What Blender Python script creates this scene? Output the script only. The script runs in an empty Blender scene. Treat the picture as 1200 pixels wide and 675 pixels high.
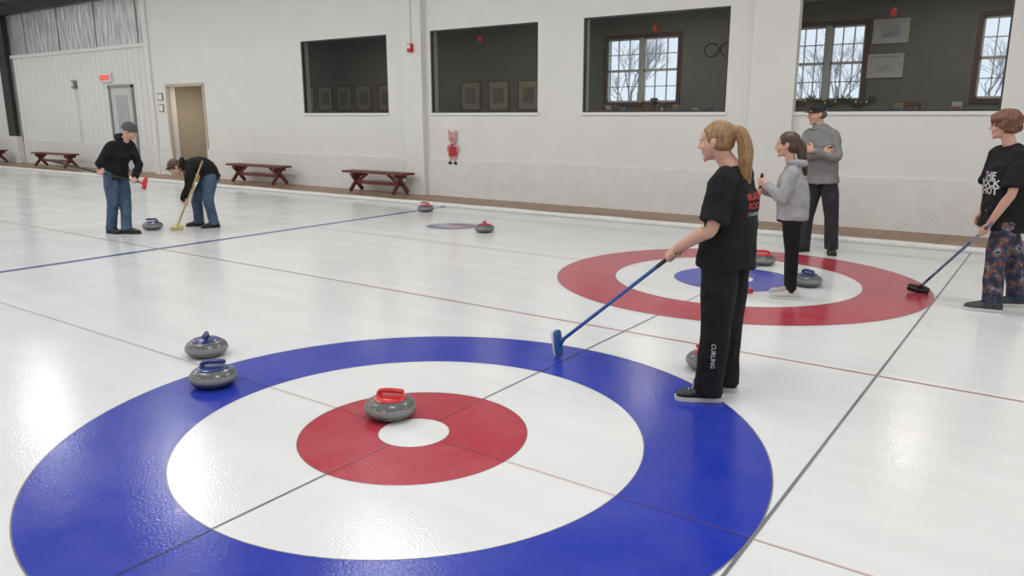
import bpy, math, random
from mathutils import Vector, Matrix, noise
from mathutils.bvhtree import BVHTree
random.seed(7)
V=Vector
scene=bpy.context.scene
COL=bpy.context.collection
scene.view_settings.view_transform='Standard'
scene.view_settings.look='None'
scene.view_settings.exposure=0.0

# ------------------------------------------------------------------ materials
def mat(name,col,rough=.6,metal=0,spec=.5,noise_amt=0,nscale=8,bump=0,bscale=40,bdist=.01,coat=0,emit=None,estr=1,col2=None,detail=3,stretch=(1,1,1),sheen=0):
    m=bpy.data.materials.new(name); m.use_nodes=True; nt=m.node_tree
    b=nt.nodes["Principled BSDF"]
    b.inputs["Base Color"].default_value=(*col,1); b.inputs["Roughness"].default_value=rough
    b.inputs["Metallic"].default_value=metal; b.inputs["Specular IOR Level"].default_value=spec
    b.inputs["Coat Weight"].default_value=coat
    if sheen: b.inputs["Sheen Weight"].default_value=sheen
    tc=nt.nodes.new("ShaderNodeTexCoord"); mp=nt.nodes.new("ShaderNodeMapping"); mp.inputs["Scale"].default_value=stretch
    nt.links.new(tc.outputs["Object"],mp.inputs["Vector"])
    if noise_amt or col2:
        n=nt.nodes.new("ShaderNodeTexNoise"); n.inputs["Scale"].default_value=nscale; n.inputs["Detail"].default_value=detail
        nt.links.new(mp.outputs[0],n.inputs["Vector"])
        r=nt.nodes.new("ShaderNodeValToRGB")
        if col2 is None: col2=tuple(c*(1-noise_amt) for c in col)
        r.color_ramp.elements[0].position=.35; r.color_ramp.elements[1].position=.65
        r.color_ramp.elements[0].color=(*col2,1); r.color_ramp.elements[1].color=(*col,1)
        nt.links.new(n.outputs["Fac"],r.inputs["Fac"]); nt.links.new(r.outputs["Color"],b.inputs["Base Color"])
    if bump:
        n2=nt.nodes.new("ShaderNodeTexNoise"); n2.inputs["Scale"].default_value=bscale; n2.inputs["Detail"].default_value=detail
        nt.links.new(mp.outputs[0],n2.inputs["Vector"])
        bp=nt.nodes.new("ShaderNodeBump"); bp.inputs["Strength"].default_value=bump; bp.inputs["Distance"].default_value=bdist
        nt.links.new(n2.outputs["Fac"],bp.inputs["Height"]); nt.links.new(bp.outputs[0],b.inputs["Normal"])
    if emit: b.inputs["Emission Color"].default_value=(*emit,1); b.inputs["Emission Strength"].default_value=estr
    return m

def ice_mat(name,col,rough=.2,frost=.06,spec=.5):
    """painted-under-ice look, world-space pebble"""
    m=bpy.data.materials.new(name); m.use_nodes=True; nt=m.node_tree; b=nt.nodes["Principled BSDF"]
    g=nt.nodes.new("ShaderNodeNewGeometry")
    n=nt.nodes.new("ShaderNodeTexNoise"); n.inputs["Scale"].default_value=1.3; n.inputs["Detail"].default_value=6; n.inputs["Roughness"].default_value=.7
    nt.links.new(g.outputs["Position"],n.inputs["Vector"])
    r=nt.nodes.new("ShaderNodeValToRGB"); r.color_ramp.elements[0].position=.3; r.color_ramp.elements[1].position=.75
    r.color_ramp.elements[0].color=(*col,1)
    r.color_ramp.elements[1].color=(*[c+(0.80-c)*frost for c in col],1)
    nt.links.new(n.outputs["Fac"],r.inputs["Fac"])
    mp=nt.nodes.new("ShaderNodeMapping"); mp.inputs["Scale"].default_value=(.35,4,1)
    n3=nt.nodes.new("ShaderNodeTexNoise"); n3.inputs["Scale"].default_value=1.2; n3.inputs["Detail"].default_value=2
    nt.links.new(g.outputs["Position"],mp.inputs[0]); nt.links.new(mp.outputs[0],n3.inputs["Vector"])
    mr3=nt.nodes.new("ShaderNodeMapRange"); mr3.inputs["From Min"].default_value=.3; mr3.inputs["From Max"].default_value=.7; mr3.inputs["To Min"].default_value=.95; mr3.inputs["To Max"].default_value=1.02
    nt.links.new(n3.outputs["Fac"],mr3.inputs["Value"])
    mu=nt.nodes.new("ShaderNodeVectorMath"); mu.operation='SCALE'
    nt.links.new(r.outputs["Color"],mu.inputs[0]); nt.links.new(mr3.outputs[0],mu.inputs["Scale"])
    nt.links.new(mu.outputs[0],b.inputs["Base Color"])
    mr=nt.nodes.new("ShaderNodeMapRange"); mr.inputs["From Min"].default_value=.3; mr.inputs["From Max"].default_value=.7; mr.inputs["To Min"].default_value=rough*.5; mr.inputs["To Max"].default_value=rough*1.5
    nt.links.new(n.outputs["Fac"],mr.inputs["Value"]); nt.links.new(mr.outputs[0],b.inputs["Roughness"])
    n2=nt.nodes.new("ShaderNodeTexNoise"); n2.inputs["Scale"].default_value=85; n2.inputs["Detail"].default_value=1
    nt.links.new(g.outputs["Position"],n2.inputs["Vector"])
    bp=nt.nodes.new("ShaderNodeBump"); bp.inputs["Strength"].default_value=.5; bp.inputs["Distance"].default_value=.0018
    nt.links.new(n2.outputs["Fac"],bp.inputs["Height"]); nt.links.new(bp.outputs[0],b.inputs["Normal"])
    b.inputs["IOR"].default_value=1.33; b.inputs["Specular IOR Level"].default_value=spec
    return m

# ------------------------------------------------------------------ mesh accumulator
def crom(P,R,sub):
    if len(P)<2: return P,R
    out=[];ro=[]
    n=len(P)
    for i in range(n-1):
        p0=P[max(i-1,0)];p1=P[i];p2=P[i+1];p3=P[min(i+2,n-1)]
        for k in range(sub):
            t=k/sub
            out.append(.5*((2*p1)+(p2-p0)*t+(2*p0-5*p1+4*p2-p3)*t*t+(3*p1-p0-3*p2+p3)*t**3))
            ro.append(R[i]+(R[i+1]-R[i])*t)
    out.append(P[-1]);ro.append(R[-1])
    return out,ro
class Acc:
    def __init__(s): s.v=[];s.f=[];s.m=[];s.M=None
    def add(s,vs,fs,mi=0):
        o=len(s.v)
        for p in vs:
            p=V(p)
            s.v.append(s.M@p if s.M is not None else p)
        for q in fs: s.f.append(tuple(o+i for i in q)); s.m.append(mi)
    def box(s,lo,hi,mi=0):
        x0,y0,z0=lo;x1,y1,z1=hi
        s.add([(x0,y0,z0),(x1,y0,z0),(x1,y1,z0),(x0,y1,z0),(x0,y0,z1),(x1,y0,z1),(x1,y1,z1),(x0,y1,z1)],
              [(0,3,2,1),(4,5,6,7),(0,1,5,4),(1,2,6,5),(2,3,7,6),(3,0,4,7)],mi)
    def beam(s,a,b,w,h,mi=0,up=(0,0,1)):
        a=V(a);b=V(b);t=(b-a).normalized();up=V(up)
        if abs(t.dot(up))>.98: up=V((0,1,0))
        r=t.cross(up).normalized();u=r.cross(t)
        vs=[]
        for p in (a,b):
            for (i,j) in ((-1,-1),(1,-1),(1,1),(-1,1)): vs.append(p+r*i*w/2+u*j*h/2)
        s.add(vs,[(0,1,2,3),(7,6,5,4),(0,4,5,1),(1,5,6,2),(2,6,7,3),(3,7,4,0)],mi)
    def rings(s,rs,mi=0,cap=True):
        n=len(rs[0]);vs=[p for r in rs for p in r];fs=[]
        for i in range(len(rs)-1):
            for k in range(n):
                a=i*n+k;b=i*n+(k+1)%n
                fs.append((a,b,b+n,a+n))
        if cap:
            fs.append(tuple(reversed(range(n)))); fs.append(tuple((len(rs)-1)*n+k for k in range(n)))
        s.add(vs,fs,mi)
    def loft(s,secs,mi=0,n=24,pw=1.0):
        """secs: (center,U,V) half axes"""
        rs=[]
        for c,U,W in secs:
            r=[]
            for k in range(n):
                t=2*math.pi*k/n;ct=math.cos(t);st=math.sin(t)
                ct=math.copysign(abs(ct)**pw,ct);st=math.copysign(abs(st)**pw,st)
                r.append(V(c)+U*ct+W*st)
            rs.append(r)
        s.rings(rs,mi)
    def tube(s,pts,rads,mi=0,n=12,sub=4,caps='rr',flat=1.0,flatax=None):
        P=[V(p) for p in pts];R=list(rads) if hasattr(rads,'__len__') else [rads]*len(P)
        P,R=crom(P,R,sub) if sub>1 else (P,R)
        T=[]
        for i in range(len(P)):
            T.append((P[min(i+1,len(P)-1)]-P[max(i-1,0)]).normalized())
        up=V((0,0,1)) if abs(T[0].z)<.9 else V((0,1,0))
        if flatax is not None: up=V(flatax)
        u=(up-T[0]*up.dot(T[0])).normalized()
        def rg(c,r,u,t):
            w=t.cross(u)
            return [c+u*(r*flat*math.cos(2*math.pi*k/n))+w*(r*math.sin(2*math.pi*k/n)) for k in range(n)]
        rs=[]
        for i,(p,r,t) in enumerate(zip(P,R,T)):
            u=(u-t*u.dot(t)).normalized()
            if i==0 and caps[0]=='r':
                for a in (80,50,25): rs.append(rg(p-t*r*math.sin(math.radians(a)),r*math.cos(math.radians(a)),u,t))
            rs.append(rg(p,r,u,t))
            if i==len(P)-1 and caps[1]=='r':
                for a in (25,50,80): rs.append(rg(p+t*r*math.sin(math.radians(a)),r*math.cos(math.radians(a)),u,t))
        s.rings(rs,mi)
    def ell(s,c,r,mi=0,n=16,m=10,R=None):
        c=V(c);vs=[];fs=[]
        for i in range(1,m):
            ph=math.pi*i/m
            for k in range(n):
                th=2*math.pi*k/n
                p=V((r[0]*math.sin(ph)*math.cos(th),r[1]*math.sin(ph)*math.sin(th),r[2]*math.cos(ph)))
                if R is not None: p=R@p
                vs.append(c+p)
        t=V((0,0,r[2]));
        if R is not None: t=R@t
        vs.append(c+t);vs.append(c-t);T=len(vs)-2
        for i in range(m-2):
            for k in range(n):
                a=i*n+k;b=i*n+(k+1)%n
                fs.append((a,a+n,b+n,b))
        for k in range(n):
            fs.append((T,k,(k+1)%n)); a=(m-2)*n
            fs.append((T+1,a+(k+1)%n,a+k))
        s.add(vs,fs,mi)
    def lathe(s,prof,mis,c=(0,0,0),n=40):
        c=V(c);vs=[];o=len(s.v)
        for r,z in prof:
            for k in range(n):
                t=2*math.pi*k/n
                vs.append(c+V((r*math.cos(t),r*math.sin(t),z)))
        s.add(vs,[],0)
        for i in range(len(prof)-1):
            for k in range(n):
                a=o+i*n+k;b=o+i*n+(k+1)%n
                s.f.append((a,b,b+n,a+n));s.m.append(mis[i] if hasattr(mis,'__len__') else mis)
        s.f.append(tuple(o+k for k in reversed(range(n))));s.m.append(mis[0] if hasattr(mis,'__len__') else mis)
        e=o+(len(prof)-1)*n
        s.f.append(tuple(e+k for k in range(n)));s.m.append(mis[-1] if hasattr(mis,'__len__') else mis)
    def obj(s,name,mats,parent=None,smooth=False,bevel=0,angle=None):
        me=bpy.data.meshes.new(name);me.from_pydata([tuple(p) for p in s.v],[],s.f)
        if not isinstance(mats,(list,tuple)): mats=[mats]
        for m in mats: me.materials.append(m)
        me.polygons.foreach_set("material_index",s.m)
        me.polygons.foreach_set("use_smooth",[bool(smooth)]*len(me.polygons))
        me.update()
        if smooth=='auto':
            me.set_sharp_from_angle(angle=math.radians(35))
        ob=bpy.data.objects.new(name,me);COL.objects.link(ob)
        if parent: ob.parent=parent
        if bevel:
            b=ob.modifiers.new("b",'BEVEL');b.width=bevel;b.segments=2;b.limit_method='ANGLE'
        return ob
    def remesh(s,name,m,voxel,it=4,parent=None,amp=0,freq=6,stretch=(1,1,1),amp2=0,freq2=20):
        ob=s.obj(name,m,None,True)
        r=ob.modifiers.new("r",'REMESH');r.mode='VOXEL';r.voxel_size=voxel;r.use_smooth_shade=True
        if it:
            q=ob.modifiers.new("s",'SMOOTH');q.factor=.5;q.iterations=it
        dg=bpy.context.evaluated_depsgraph_get()
        me=bpy.data.meshes.new_from_object(ob.evaluated_get(dg))
        ob.modifiers.clear();old=ob.data;ob.data=me;bpy.data.meshes.remove(old)
        if not me.materials: me.materials.append(m)
        if amp or amp2:
            N=[V(x.normal) for x in me.vertices]
            off=V((random.random()*10,random.random()*10,0))
            for x,nn in zip(me.vertices,N):
                p=x.co
                q=V((p.x*stretch[0],p.y*stretch[1],p.z*stretch[2]))
                d=amp*noise.noise(q*freq+off)
                if amp2:
                    a=noise.noise(q*freq2+off)
                    d+=amp2*(1-2*abs(a)*1.6)
                x.co=p+nn*d
        me.polygons.foreach_set("use_smooth",[True]*len(me.polygons));me.update()
        if parent: ob.parent=parent
        return ob
def empty(name,loc=(0,0,0),rot=0):
    e=bpy.data.objects.new(name,None);COL.objects.link(e);e.location=loc;e.rotation_euler=(0,0,rot);e.empty_display_size=.1
    return e
def grid_wall(acc,xs,zs,holes,y0,y1,mi=0,axis='x'):
    for i in range(len(xs)-1):
        for j in range(len(zs)-1):
            cx=(xs[i]+xs[i+1])/2;cz=(zs[j]+zs[j+1])/2
            if any(a<cx<b and c<cz<d for a,b,c,d in holes): continue
            acc.box((xs[i],y0,zs[j]),(xs[i+1],y1,zs[j+1]),mi)

# ------------------------------------------------------------------ camera
f,yaw,pit,rol,cx,cy,cz=903.83,-0.621438,-0.221434,-0.001516,2.6850,-2.8425,1.6671
fw=V((math.sin(yaw)*math.cos(pit),math.cos(yaw)*math.cos(pit),math.sin(pit)))
r0=fw.cross(V((0,0,1))).normalized();u0=r0.cross(fw)
rr=r0*math.cos(rol)+u0*math.sin(rol);uu=-r0*math.sin(rol)+u0*math.cos(rol)
cd=bpy.data.cameras.new("camera");cam=bpy.data.objects.new("camera",cd);COL.objects.link(cam)
cam.matrix_world=Matrix(((rr.x,uu.x,-fw.x,cx),(rr.y,uu.y,-fw.y,cy),(rr.z,uu.z,-fw.z,cz),(0,0,0,1)))
cd.sensor_width=36;cd.lens=f/1200*36;cd.clip_start=.05;cd.clip_end=300
scene.camera=cam

# ------------------------------------------------------------------ world / outdoors
w=bpy.data.worlds.new("world");scene.world=w;w.use_nodes=True
w.node_tree.nodes["Background"].inputs[0].default_value=(.78,.87,1,1);w.node_tree.nodes["Background"].inputs[1].default_value=1.1

# ------------------------------------------------------------------ room shell
m_wall=mat("painted_wall",(.77,.76,.735),.75,noise_amt=.03,nscale=1.5,bump=.15,bscale=60,bdist=.004)
m_knee=mat("rough_concrete_wall",(.76,.75,.735),.8,noise_amt=.06,nscale=5,bump=.5,bscale=25,bdist=.01)
m_ceil=mat("ceiling_paint",(.74,.74,.74),.8,noise_amt=.05)
m_white=mat("white_trim",(.79,.78,.77),.55,noise_amt=.03)
m_black=mat("black_metal",(.015,.015,.017),.45,noise_amt=.2)
YW=9.28
XR=7.5;XL=-30
wins=[(-11.92,-9.2),(-8.0,-5.41),(-4.46,-1.85),(-.85,1.86)]
Z0,Z1=1.70,3.29
nook=(-17.5,-15.85,0,2.42)
a=Acc()
xs=sorted([-18.2,XR,nook[0],nook[1]]+[x for p in wins for x in p])
grid_wall(a,xs,[0,Z0,nook[3],Z1,5.4],[nook]+[(p[0],p[1],Z0,Z1) for p in wins],YW,YW+.22)
a.obj("wall_north",m_wall)
a=Acc()
for x0,x1 in ((-18.2,-17.5),(-15.85,-8.65),(-8.13,-1.45),(-.78,XR)):
    a.box((x0,YW-.03,.0),(x1,YW,.78))
a.box((XL,YW+.22,0),(-21.2,YW+.27,.82)); a.box((-19.6,YW+.22,0),(-18.2,YW+.27,.82))
a.obj("trim_knee_wall",m_knee,bevel=.01)
for i,(x0,x1,d) in enumerate(((-8.65,-8.13,.13),(-1.45,-.78,.1),(-18.35,-18.15,.06))):
    a=Acc();a.box((x0,YW-d,0),(x1,YW+.05,5.4));o=a.obj("trim_pilaster" if i==0 else "trim_pilaster.%03d"%i,m_wall,bevel=.01)
m_rib=mat("ribbed_metal_panel",(.78,.78,.77),.5,noise_amt=.02,nscale=.5)
a=Acc();YR=YW+.27
x=XL
prof=[]
while x<-18.2:
    prof+=[(x,0),(x+.20,0),(x+.23,-.035),(x+.27,-.035),(x+.30,0)];x+=.30
prof=[p for p in prof if p[0]<=-18.2]
def ribstrip(a,z0,z1,mi=0,skip=None):
    for (p,q) in zip(prof[:-1],prof[1:]):
        if q[0]<=p[0]+1e-6: continue
        zz=z0
        if skip and skip[0]<(p[0]+q[0])/2<skip[1]: zz=skip[2]
        a.add([(p[0],YR+p[1],zz),(q[0],YR+q[1],zz),(q[0],YR+q[1],z1),(p[0],YR+p[1],z1)],[(0,1,2,3)],mi)
ribstrip(a,.78,3.55,0,(-21.0,-19.75,2.5))
a.box((XL,YR+.06,0),(-18.2,YR+.25,5.4),1)
a.obj("wall_northwest",[m_rib,m_wall])
m_foil=mat("foil_insulation",(.70,.71,.72),.38,metal=.75,noise_amt=.3,nscale=4,bump=.8,bscale=4,bdist=.07,stretch=(1.6,1,.35))
a=Acc();a.box((XL,YR-.03,3.64),(-18.36,YR+.06,4.93))
for xx in (-28.3,-26.0,-23.7,-21.4,-19.1): a.box((xx-.02,YR-.05,3.64),(xx+.02,YR-.029,4.92),1)
a.obj("wall_insulation",[m_foil,mat("seam_tape",(.3,.3,.31),.4,metal=.6)])
a=Acc();a.box((XL,YR-.08,3.54),(-18.36,YR+.0,3.64));a.obj("trim_panel_cap",m_white)
a=Acc();a.box((XL,YR-.25,4.93),(-18.36,YR+.1,5.3));a.obj("eave_beam",m_black)
a=Acc();a.box((-27.75,YR-.22,.9),(-27.2,YR-.09,4.92));a.box((-27.8,YR-.25,0.036),(-27.1,YR-.06,.95),1);a.obj("steel_column",[m_black,m_knee],bevel=.01)
a=Acc();a.box((XL-.2,-8,0),(XL,YW+.3,5.4));a.obj("wall_west",m_wall)
a=Acc();a.box((XR,-8,0),(XR+.2,YW+.3,5.4));a.obj("wall_east",m_wall)
a=Acc();a.box((XL-.2,-8.2,0),(XR+.2,-8,5.4));a.obj("wall_south",m_wall)
a=Acc();a.box((XL-.2,-8.2,5.4),(XR+.2,YR+.3,5.55));a.obj("ceiling",m_ceil)
m_beige=mat("beige_wall",(.52,.46,.37),.8,noise_amt=.06)
a=Acc();a.box((-18.2,10.9,0),(-15.5,11.0,2.6));a.obj("wall_alcove_back",m_beige)
a=Acc();a.box((-18.3,YR+.25,0),(-18.2,10.9,2.6));a.obj("wall_alcove_west",m_beige)
a=Acc();a.box((-15.45,YW+.22,0),(-15.3,10.9,2.6));a.obj("wall_alcove_east",m_beige)
a=Acc();a.box((-18.2,YW+.22,2.6),(-15.3,11,2.75));a.obj("ceiling_alcove",m_beige)
a=Acc();a.box((-18.2,YW+.32,0.036),(-15.45,10.9,.06));a.obj("floor_alcove",mat("alcove_floor",(.2,.13,.08),.6,noise_amt=.2))
a=Acc();a.M=Matrix.Rotation(.12,4,'Y');a.box((-.28,0,0),(.28,.05,1.05));a.box((-.3,-.01,-.01),(.3,.0,.05));a.M=None
o=a.obj("leaning_board",mat("grey_board",(.33,.32,.29),.6,noise_amt=.1),bevel=.005);o.location=(-15.95,10.2,.10)
a=Acc()
for x0,x1,z0,z1 in ((-17.56,-17.48,0.036,2.42),(-15.87,-15.79,0.036,2.42),(-17.56,-15.79,2.40,2.48)): a.box((x0,YW-.02,z0),(x1,YW+.06,z1))
a.obj("trim_alcove_opening",m_beige)

# ice and floors
m_ice=ice_mat("ice",(.70,.71,.705),.14,.35)
a=Acc();a.box((XL,-8,-.2),(XR,8.02,0));a.obj("ice_floor",m_ice)
m_wood=bpy.data.materials.new("wood_planks");m_wood.use_nodes=True;nt=m_wood.node_tree;b=nt.nodes["Principled BSDF"]
g=nt.nodes.new("ShaderNodeNewGeometry");mp=nt.nodes.new("ShaderNodeMapping");mp.inputs["Scale"].default_value=(.35,5,1)
br=nt.nodes.new("ShaderNodeTexBrick");br.inputs["Scale"].default_value=1;br.inputs["Color1"].default_value=(.42,.27,.16,1);br.inputs["Color2"].default_value=(.30,.17,.09,1);br.inputs["Mortar"].default_value=(.12,.07,.04,1);br.inputs["Mortar Size"].default_value=.006
br.inputs["Row Height"].default_value=.6
nz=nt.nodes.new("ShaderNodeTexNoise");nz.inputs["Scale"].default_value=6;mx=nt.nodes.new("ShaderNodeMix");mx.data_type='RGBA';mx.blend_type='MULTIPLY';mx.inputs[0].default_value=.4
nt.links.new(g.outputs["Position"],mp.inputs[0]);nt.links.new(mp.outputs[0],br.inputs[0]);nt.links.new(mp.outputs[0],nz.inputs[0]);nt.links.new(br.outputs[0],mx.inputs[6]);nt.links.new(nz.outputs["Color"],mx.inputs[7]);nt.links.new(mx.outputs[2],b.inputs["Base Color"]);b.inputs["Roughness"].default_value=.4
a=Acc();a.box((XL,8.02,-.2),(XR,YW+.3,.035));a.obj("floor_walkway",m_wood)
a=Acc()
x=XL
random.seed(3)
pts=[];
while x<XR:
    pts.append((x,8.03+random.uniform(-.006,.006),.03));x+=.5
a.tube(pts,[.045+random.uniform(-.006,.006) for _ in pts],n=10,sub=2)
a.obj("ice_bumper",mat("bumper_foam",(.76,.76,.73),.6,noise_amt=.1,nscale=9,bump=.4,bscale=20),smooth=True)

# ------------------------------------------------------------------ ice markings
W=4.8665
z=.0012
m_blue=ice_mat("painted_blue",(.010,.030,.37),.18,.05)
m_red=ice_mat("painted_red",(.40,.018,.038),.18,.08)
m_iw=ice_mat("painted_white",(.71,.72,.715),.14,.3)
m_kl=ice_mat("line_black",(.16,.16,.17),.2,.12)
m_rl=ice_mat("line_red",(.44,.17,.20),.2,.3)
m_pl=ice_mat("line_pink",(.60,.42,.43),.2,.3)
m_bl=ice_mat("line_blue",(.04,.08,.29),.2,.1)
m_fl=ice_mat("line_faint",(.58,.59,.60),.2,.3)
def ringmesh(a,c,r0,r1,z,mi,n=128):
    vs=[];fs=[]
    for k in range(n):
        t=2*math.pi*k/n
        vs+=[(c[0]+r0*math.cos(t),c[1]+r0*math.sin(t),z),(c[0]+r1*math.cos(t),c[1]+r1*math.sin(t),z)]
    for k in range(n):
        i=2*k;j=2*((k+1)%n);fs.append((i,i+1,j+1,j))
    a.add(vs,fs,mi)
def house(name,c,outer,inner):
    a=Acc()
    ringmesh(a,c,1.22,1.83,z,0);ringmesh(a,c,.61,1.22,z,1);ringmesh(a,c,.19,.61,z,2);ringmesh(a,c,.0001,.19,z,1)
    ringmesh(a,c,1.828,1.835,z+.0004,3);ringmesh(a,c,1.217,1.222,z+.0004,3);ringmesh(a,c,.607,.611,z+.0004,3);ringmesh(a,c,.188,.192,z+.0004,3)
    a.obj(name,[outer,m_iw,inner,m_kl])
house("curling_house",(0,0),m_blue,m_red);house("curling_house",(0,W),m_red,m_blue)
def line(name,p,q,wd,m,zz):
    a=Acc();p=V((*p,zz));q=V((*q,zz));t=(q-p).normalized();n=V((-t.y,t.x,0))*wd/2
    a.add([p-n,q-n,q+n,p+n],[(0,1,2,3)]);a.obj(name,m)
m_pb=ice_mat("line_pink_over_blue",(.05,.035,.26),.2,.06)
m_kb=ice_mat("line_black_over_blue",(.015,.02,.16),.2,.06)
m_pr=ice_mat("line_pink_over_red",(.33,.03,.05),.2,.1)
line("hog_line",(-6.631,-8),(-6.631,8.0),.10,m_bl,.0022)
line("divider_line",(XL,2.4277),(XR,2.4277),.02,m_rl,.0024)
for x0,x1,mm in ((XL,-1.83,m_pl),(-1.83,-1.22,m_pb),(-1.22,-.61,m_pl),(-.61,-.19,m_pr),(.19,.61,m_pr),(.61,1.22,m_pl),(1.22,1.83,m_pb),(1.83,XR,m_pl)):
    line("centre_line",(x0,0),(x1,0),.012,mm,.0026)
line("centre_line",(XL,W),(-1.83,W),.012,m_pl,.0026)
for s in (-1,1):
    for y0,y1,mm in ((.19,.61,m_pr),(.61,1.22,m_kl),(1.22,1.83,m_kb),(1.83,2.42,m_kl)): line("tee_line",(0,s*y0),(0,s*y1),.013,mm,.003)
line("tee_line",(0,2.43),(0,W-1.83),.013,m_kl,.003);line("tee_line",(0,W-1.22),(0,W-.61),.012,m_kl,.003);line("tee_line",(0,W+.61),(0,W+1.22),.012,m_kl,.003);line("tee_line",(0,W+1.83),(0,7.3),.012,m_kl,.003)
line("back_line",(1.835,-8),(1.835,8.0),.015,m_kl,.003)
line("divider_line",(XL,7.3),(XR,7.3),.016,m_fl,.0024)
line("divider_line",(XL,-2.43),(XR,-2.43),.022,m_rl,.0024)
a=Acc();c=V((-4.87,6.15,.0035))
def ellp(a,c,rx,ry,mi,dz=0,n=40,rot=.6):
    vs=[(c.x,c.y,c.z+dz)];
    for k in range(n):
        t=2*math.pi*k/n;x=rx*math.cos(t);y=ry*math.sin(t)
        vs.append((c.x+x*math.cos(rot)-y*math.sin(rot),c.y+x*math.sin(rot)+y*math.cos(rot),c.z+dz))
    a.add(vs,[(0,1+k,1+(k+1)%n) for k in range(n)],mi)
ellp(a,c,.43,.33,0);ellp(a,c,.40,.30,1,.0003);ellp(a,c+V((.08,.02,0)),.26,.12,2,.0006)
for k in range(4): 
    a.add([(c.x-.28,c.y-.14+.07*k,c.z+.0009),(c.x+.2,c.y-.18+.07*k,c.z+.0009),(c.x+.2,c.y-.155+.07*k,c.z+.0009),(c.x-.28,c.y-.115+.07*k,c.z+.0009)],[(0,1,2,3)],3)
a.obj("ice_emblem",[m_fl,ice_mat("emblem_blue",(.05,.08,.22),.2,.1),m_red,m_iw])

# ------------------------------------------------------------------ viewing windows + lounge
m_glass=bpy.data.materials.new("window_glass");m_glass.use_nodes=True;nt=m_glass.node_tree;nt.nodes.remove(nt.nodes["Principled BSDF"])
tr=nt.nodes.new("ShaderNodeBsdfTransparent");tr.inputs[0].default_value=(.86,.89,.88,1);gl=nt.nodes.new("ShaderNodeBsdfGlossy");gl.inputs["Roughness"].default_value=.01
lw=nt.nodes.new("ShaderNodeFresnel");lw.inputs[0].default_value=1.5;mxs=nt.nodes.new("ShaderNodeMixShader")
nt.links.new(lw.outputs[0],mxs.inputs[0]);nt.links.new(tr.outputs[0],mxs.inputs[1]);nt.links.new(gl.outputs[0],mxs.inputs[2]);nt.links.new(mxs.outputs[0],nt.nodes["Material Output"].inputs[0])
m_frame=mat("window_frame",(.05,.05,.05),.5,noise_amt=.1)
for i,(x0,x1) in enumerate(wins):
    e=empty("window_%d"%(i+1),((x0+x1)/2,YW,Z0))
    w2=(x1-x0)/2;h=Z1-Z0
    a=Acc();t=.025
    a.box((-w2,.02,0),(w2,.07,t));a.box((-w2,.02,h-t),(w2,.07,h));a.box((-w2,.02,t),(-w2+t,.07,h-t));a.box((w2-t,.02,t),(w2,.07,h-t))
    a.obj("frame",m_frame,e)
    a=Acc();a.add([(-w2+t,.055,t),(w2-t,.055,t),(w2-t,.055,h-t),(-w2+t,.055,h-t)],[(0,1,2,3)]);a.obj("pane",m_glass,e)
    a=Acc();a.box((-w2-.03,-.03,-.05),(w2+.03,.02,0));a.obj("sill",m_white,e,bevel=.004)
YB=13.0
m_lw=mat("lounge_wall",(.19,.195,.18),.8,noise_amt=.08)
m_lc=mat("lounge_ceiling",(.12,.12,.115),.8,noise_amt=.1)
bw=[(-6.03,-4.33),(-1.95,-.66),(1.19,2.6)]
a=Acc();xs=sorted([-17,XR]+[x for p in bw for x in p])
grid_wall(a,xs,[0,1.92,3.28,3.9],[(p[0],p[1],1.92,3.28) for p in bw],YB,YB+.2);a.obj("wall_lounge",m_lw)
a=Acc();a.box((-17.2,11.0,0),(-17,YB+.2,3.9));a.obj("wall_lounge_west",m_lw)
a=Acc();a.box((-15.3,YW+.22,2.75),(-15.1,11,3.9));a.obj("wall_lounge_partition",m_lw)
a=Acc();a.box((XR,YW+.22,0),(XR+.2,YB+.2,3.9));a.obj("wall_lounge_east",m_lw)
a=Acc();a.box((-17.2,YW+.22,3.9),(XR+.2,YB+.2,4.05));a.obj("ceiling_lounge",m_lc)
a=Acc();a.box((-15.1,YW+.3,-.2),(XR,YB,.6));a.obj("floor_lounge",mat("lounge_floor",(.08,.055,.04),.7,noise_amt=.2))
m_trimr=mat("stained_window_trim",(.10,.035,.025),.5,noise_amt=.2)
m_sash=mat("white_sash",(.7,.7,.7),.5,noise_amt=.03)
for i,(x0,x1) in enumerate(bw):
    e=empty("window_%d"%(i+5),((x0+x1)/2,YB,1.92));w2=(x1-x0)/2;h=1.36
    a=Acc()
    for q in ((-w2-.08,-w2,-.08,h+.08),(w2,w2+.08,-.08,h+.08),(-w2,w2,-.08,0),(-w2,w2,h,h+.08)): a.box((q[0],-.03,q[2]),(q[1],.03,q[3]),0)
    a.box((-.045,-.02,0),(.045,.08,h),1)
    for s in (-1,1):
        l=.045 if s>0 else -w2;r=w2 if s>0 else -.045
        a.box((l,.02,0),(l+.035,.08,h),1);a.box((r-.035,.02,0),(r,.08,h),1)
        a.box((l,.02,0),(r,.08,.04),1);a.box((l,.02,h-.04),(r,.08,h),1);a.box((l,.02,h/2-.025),(r,.08,h/2+.025),1)
        for k in (1,2): 
            xx=l+(r-l)*k/3;a.box((xx-.009,.03,0),(xx+.009,.07,h),1)
        for zz in (h*.25,h*.75): a.box((l,.03,zz-.009),(r,.07,zz+.009),1)
    a.obj("sash_and_trim",[m_trimr,m_sash],e)
a=Acc();a.box((-60,13.5,-1),(60,90,-.2));a.obj("ground_snow",mat("snow",(.8,.83,.87),.8,noise_amt=.05,nscale=.5))
m_bark=mat("bark",(.38,.37,.37),.9,noise_amt=.3)
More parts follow.
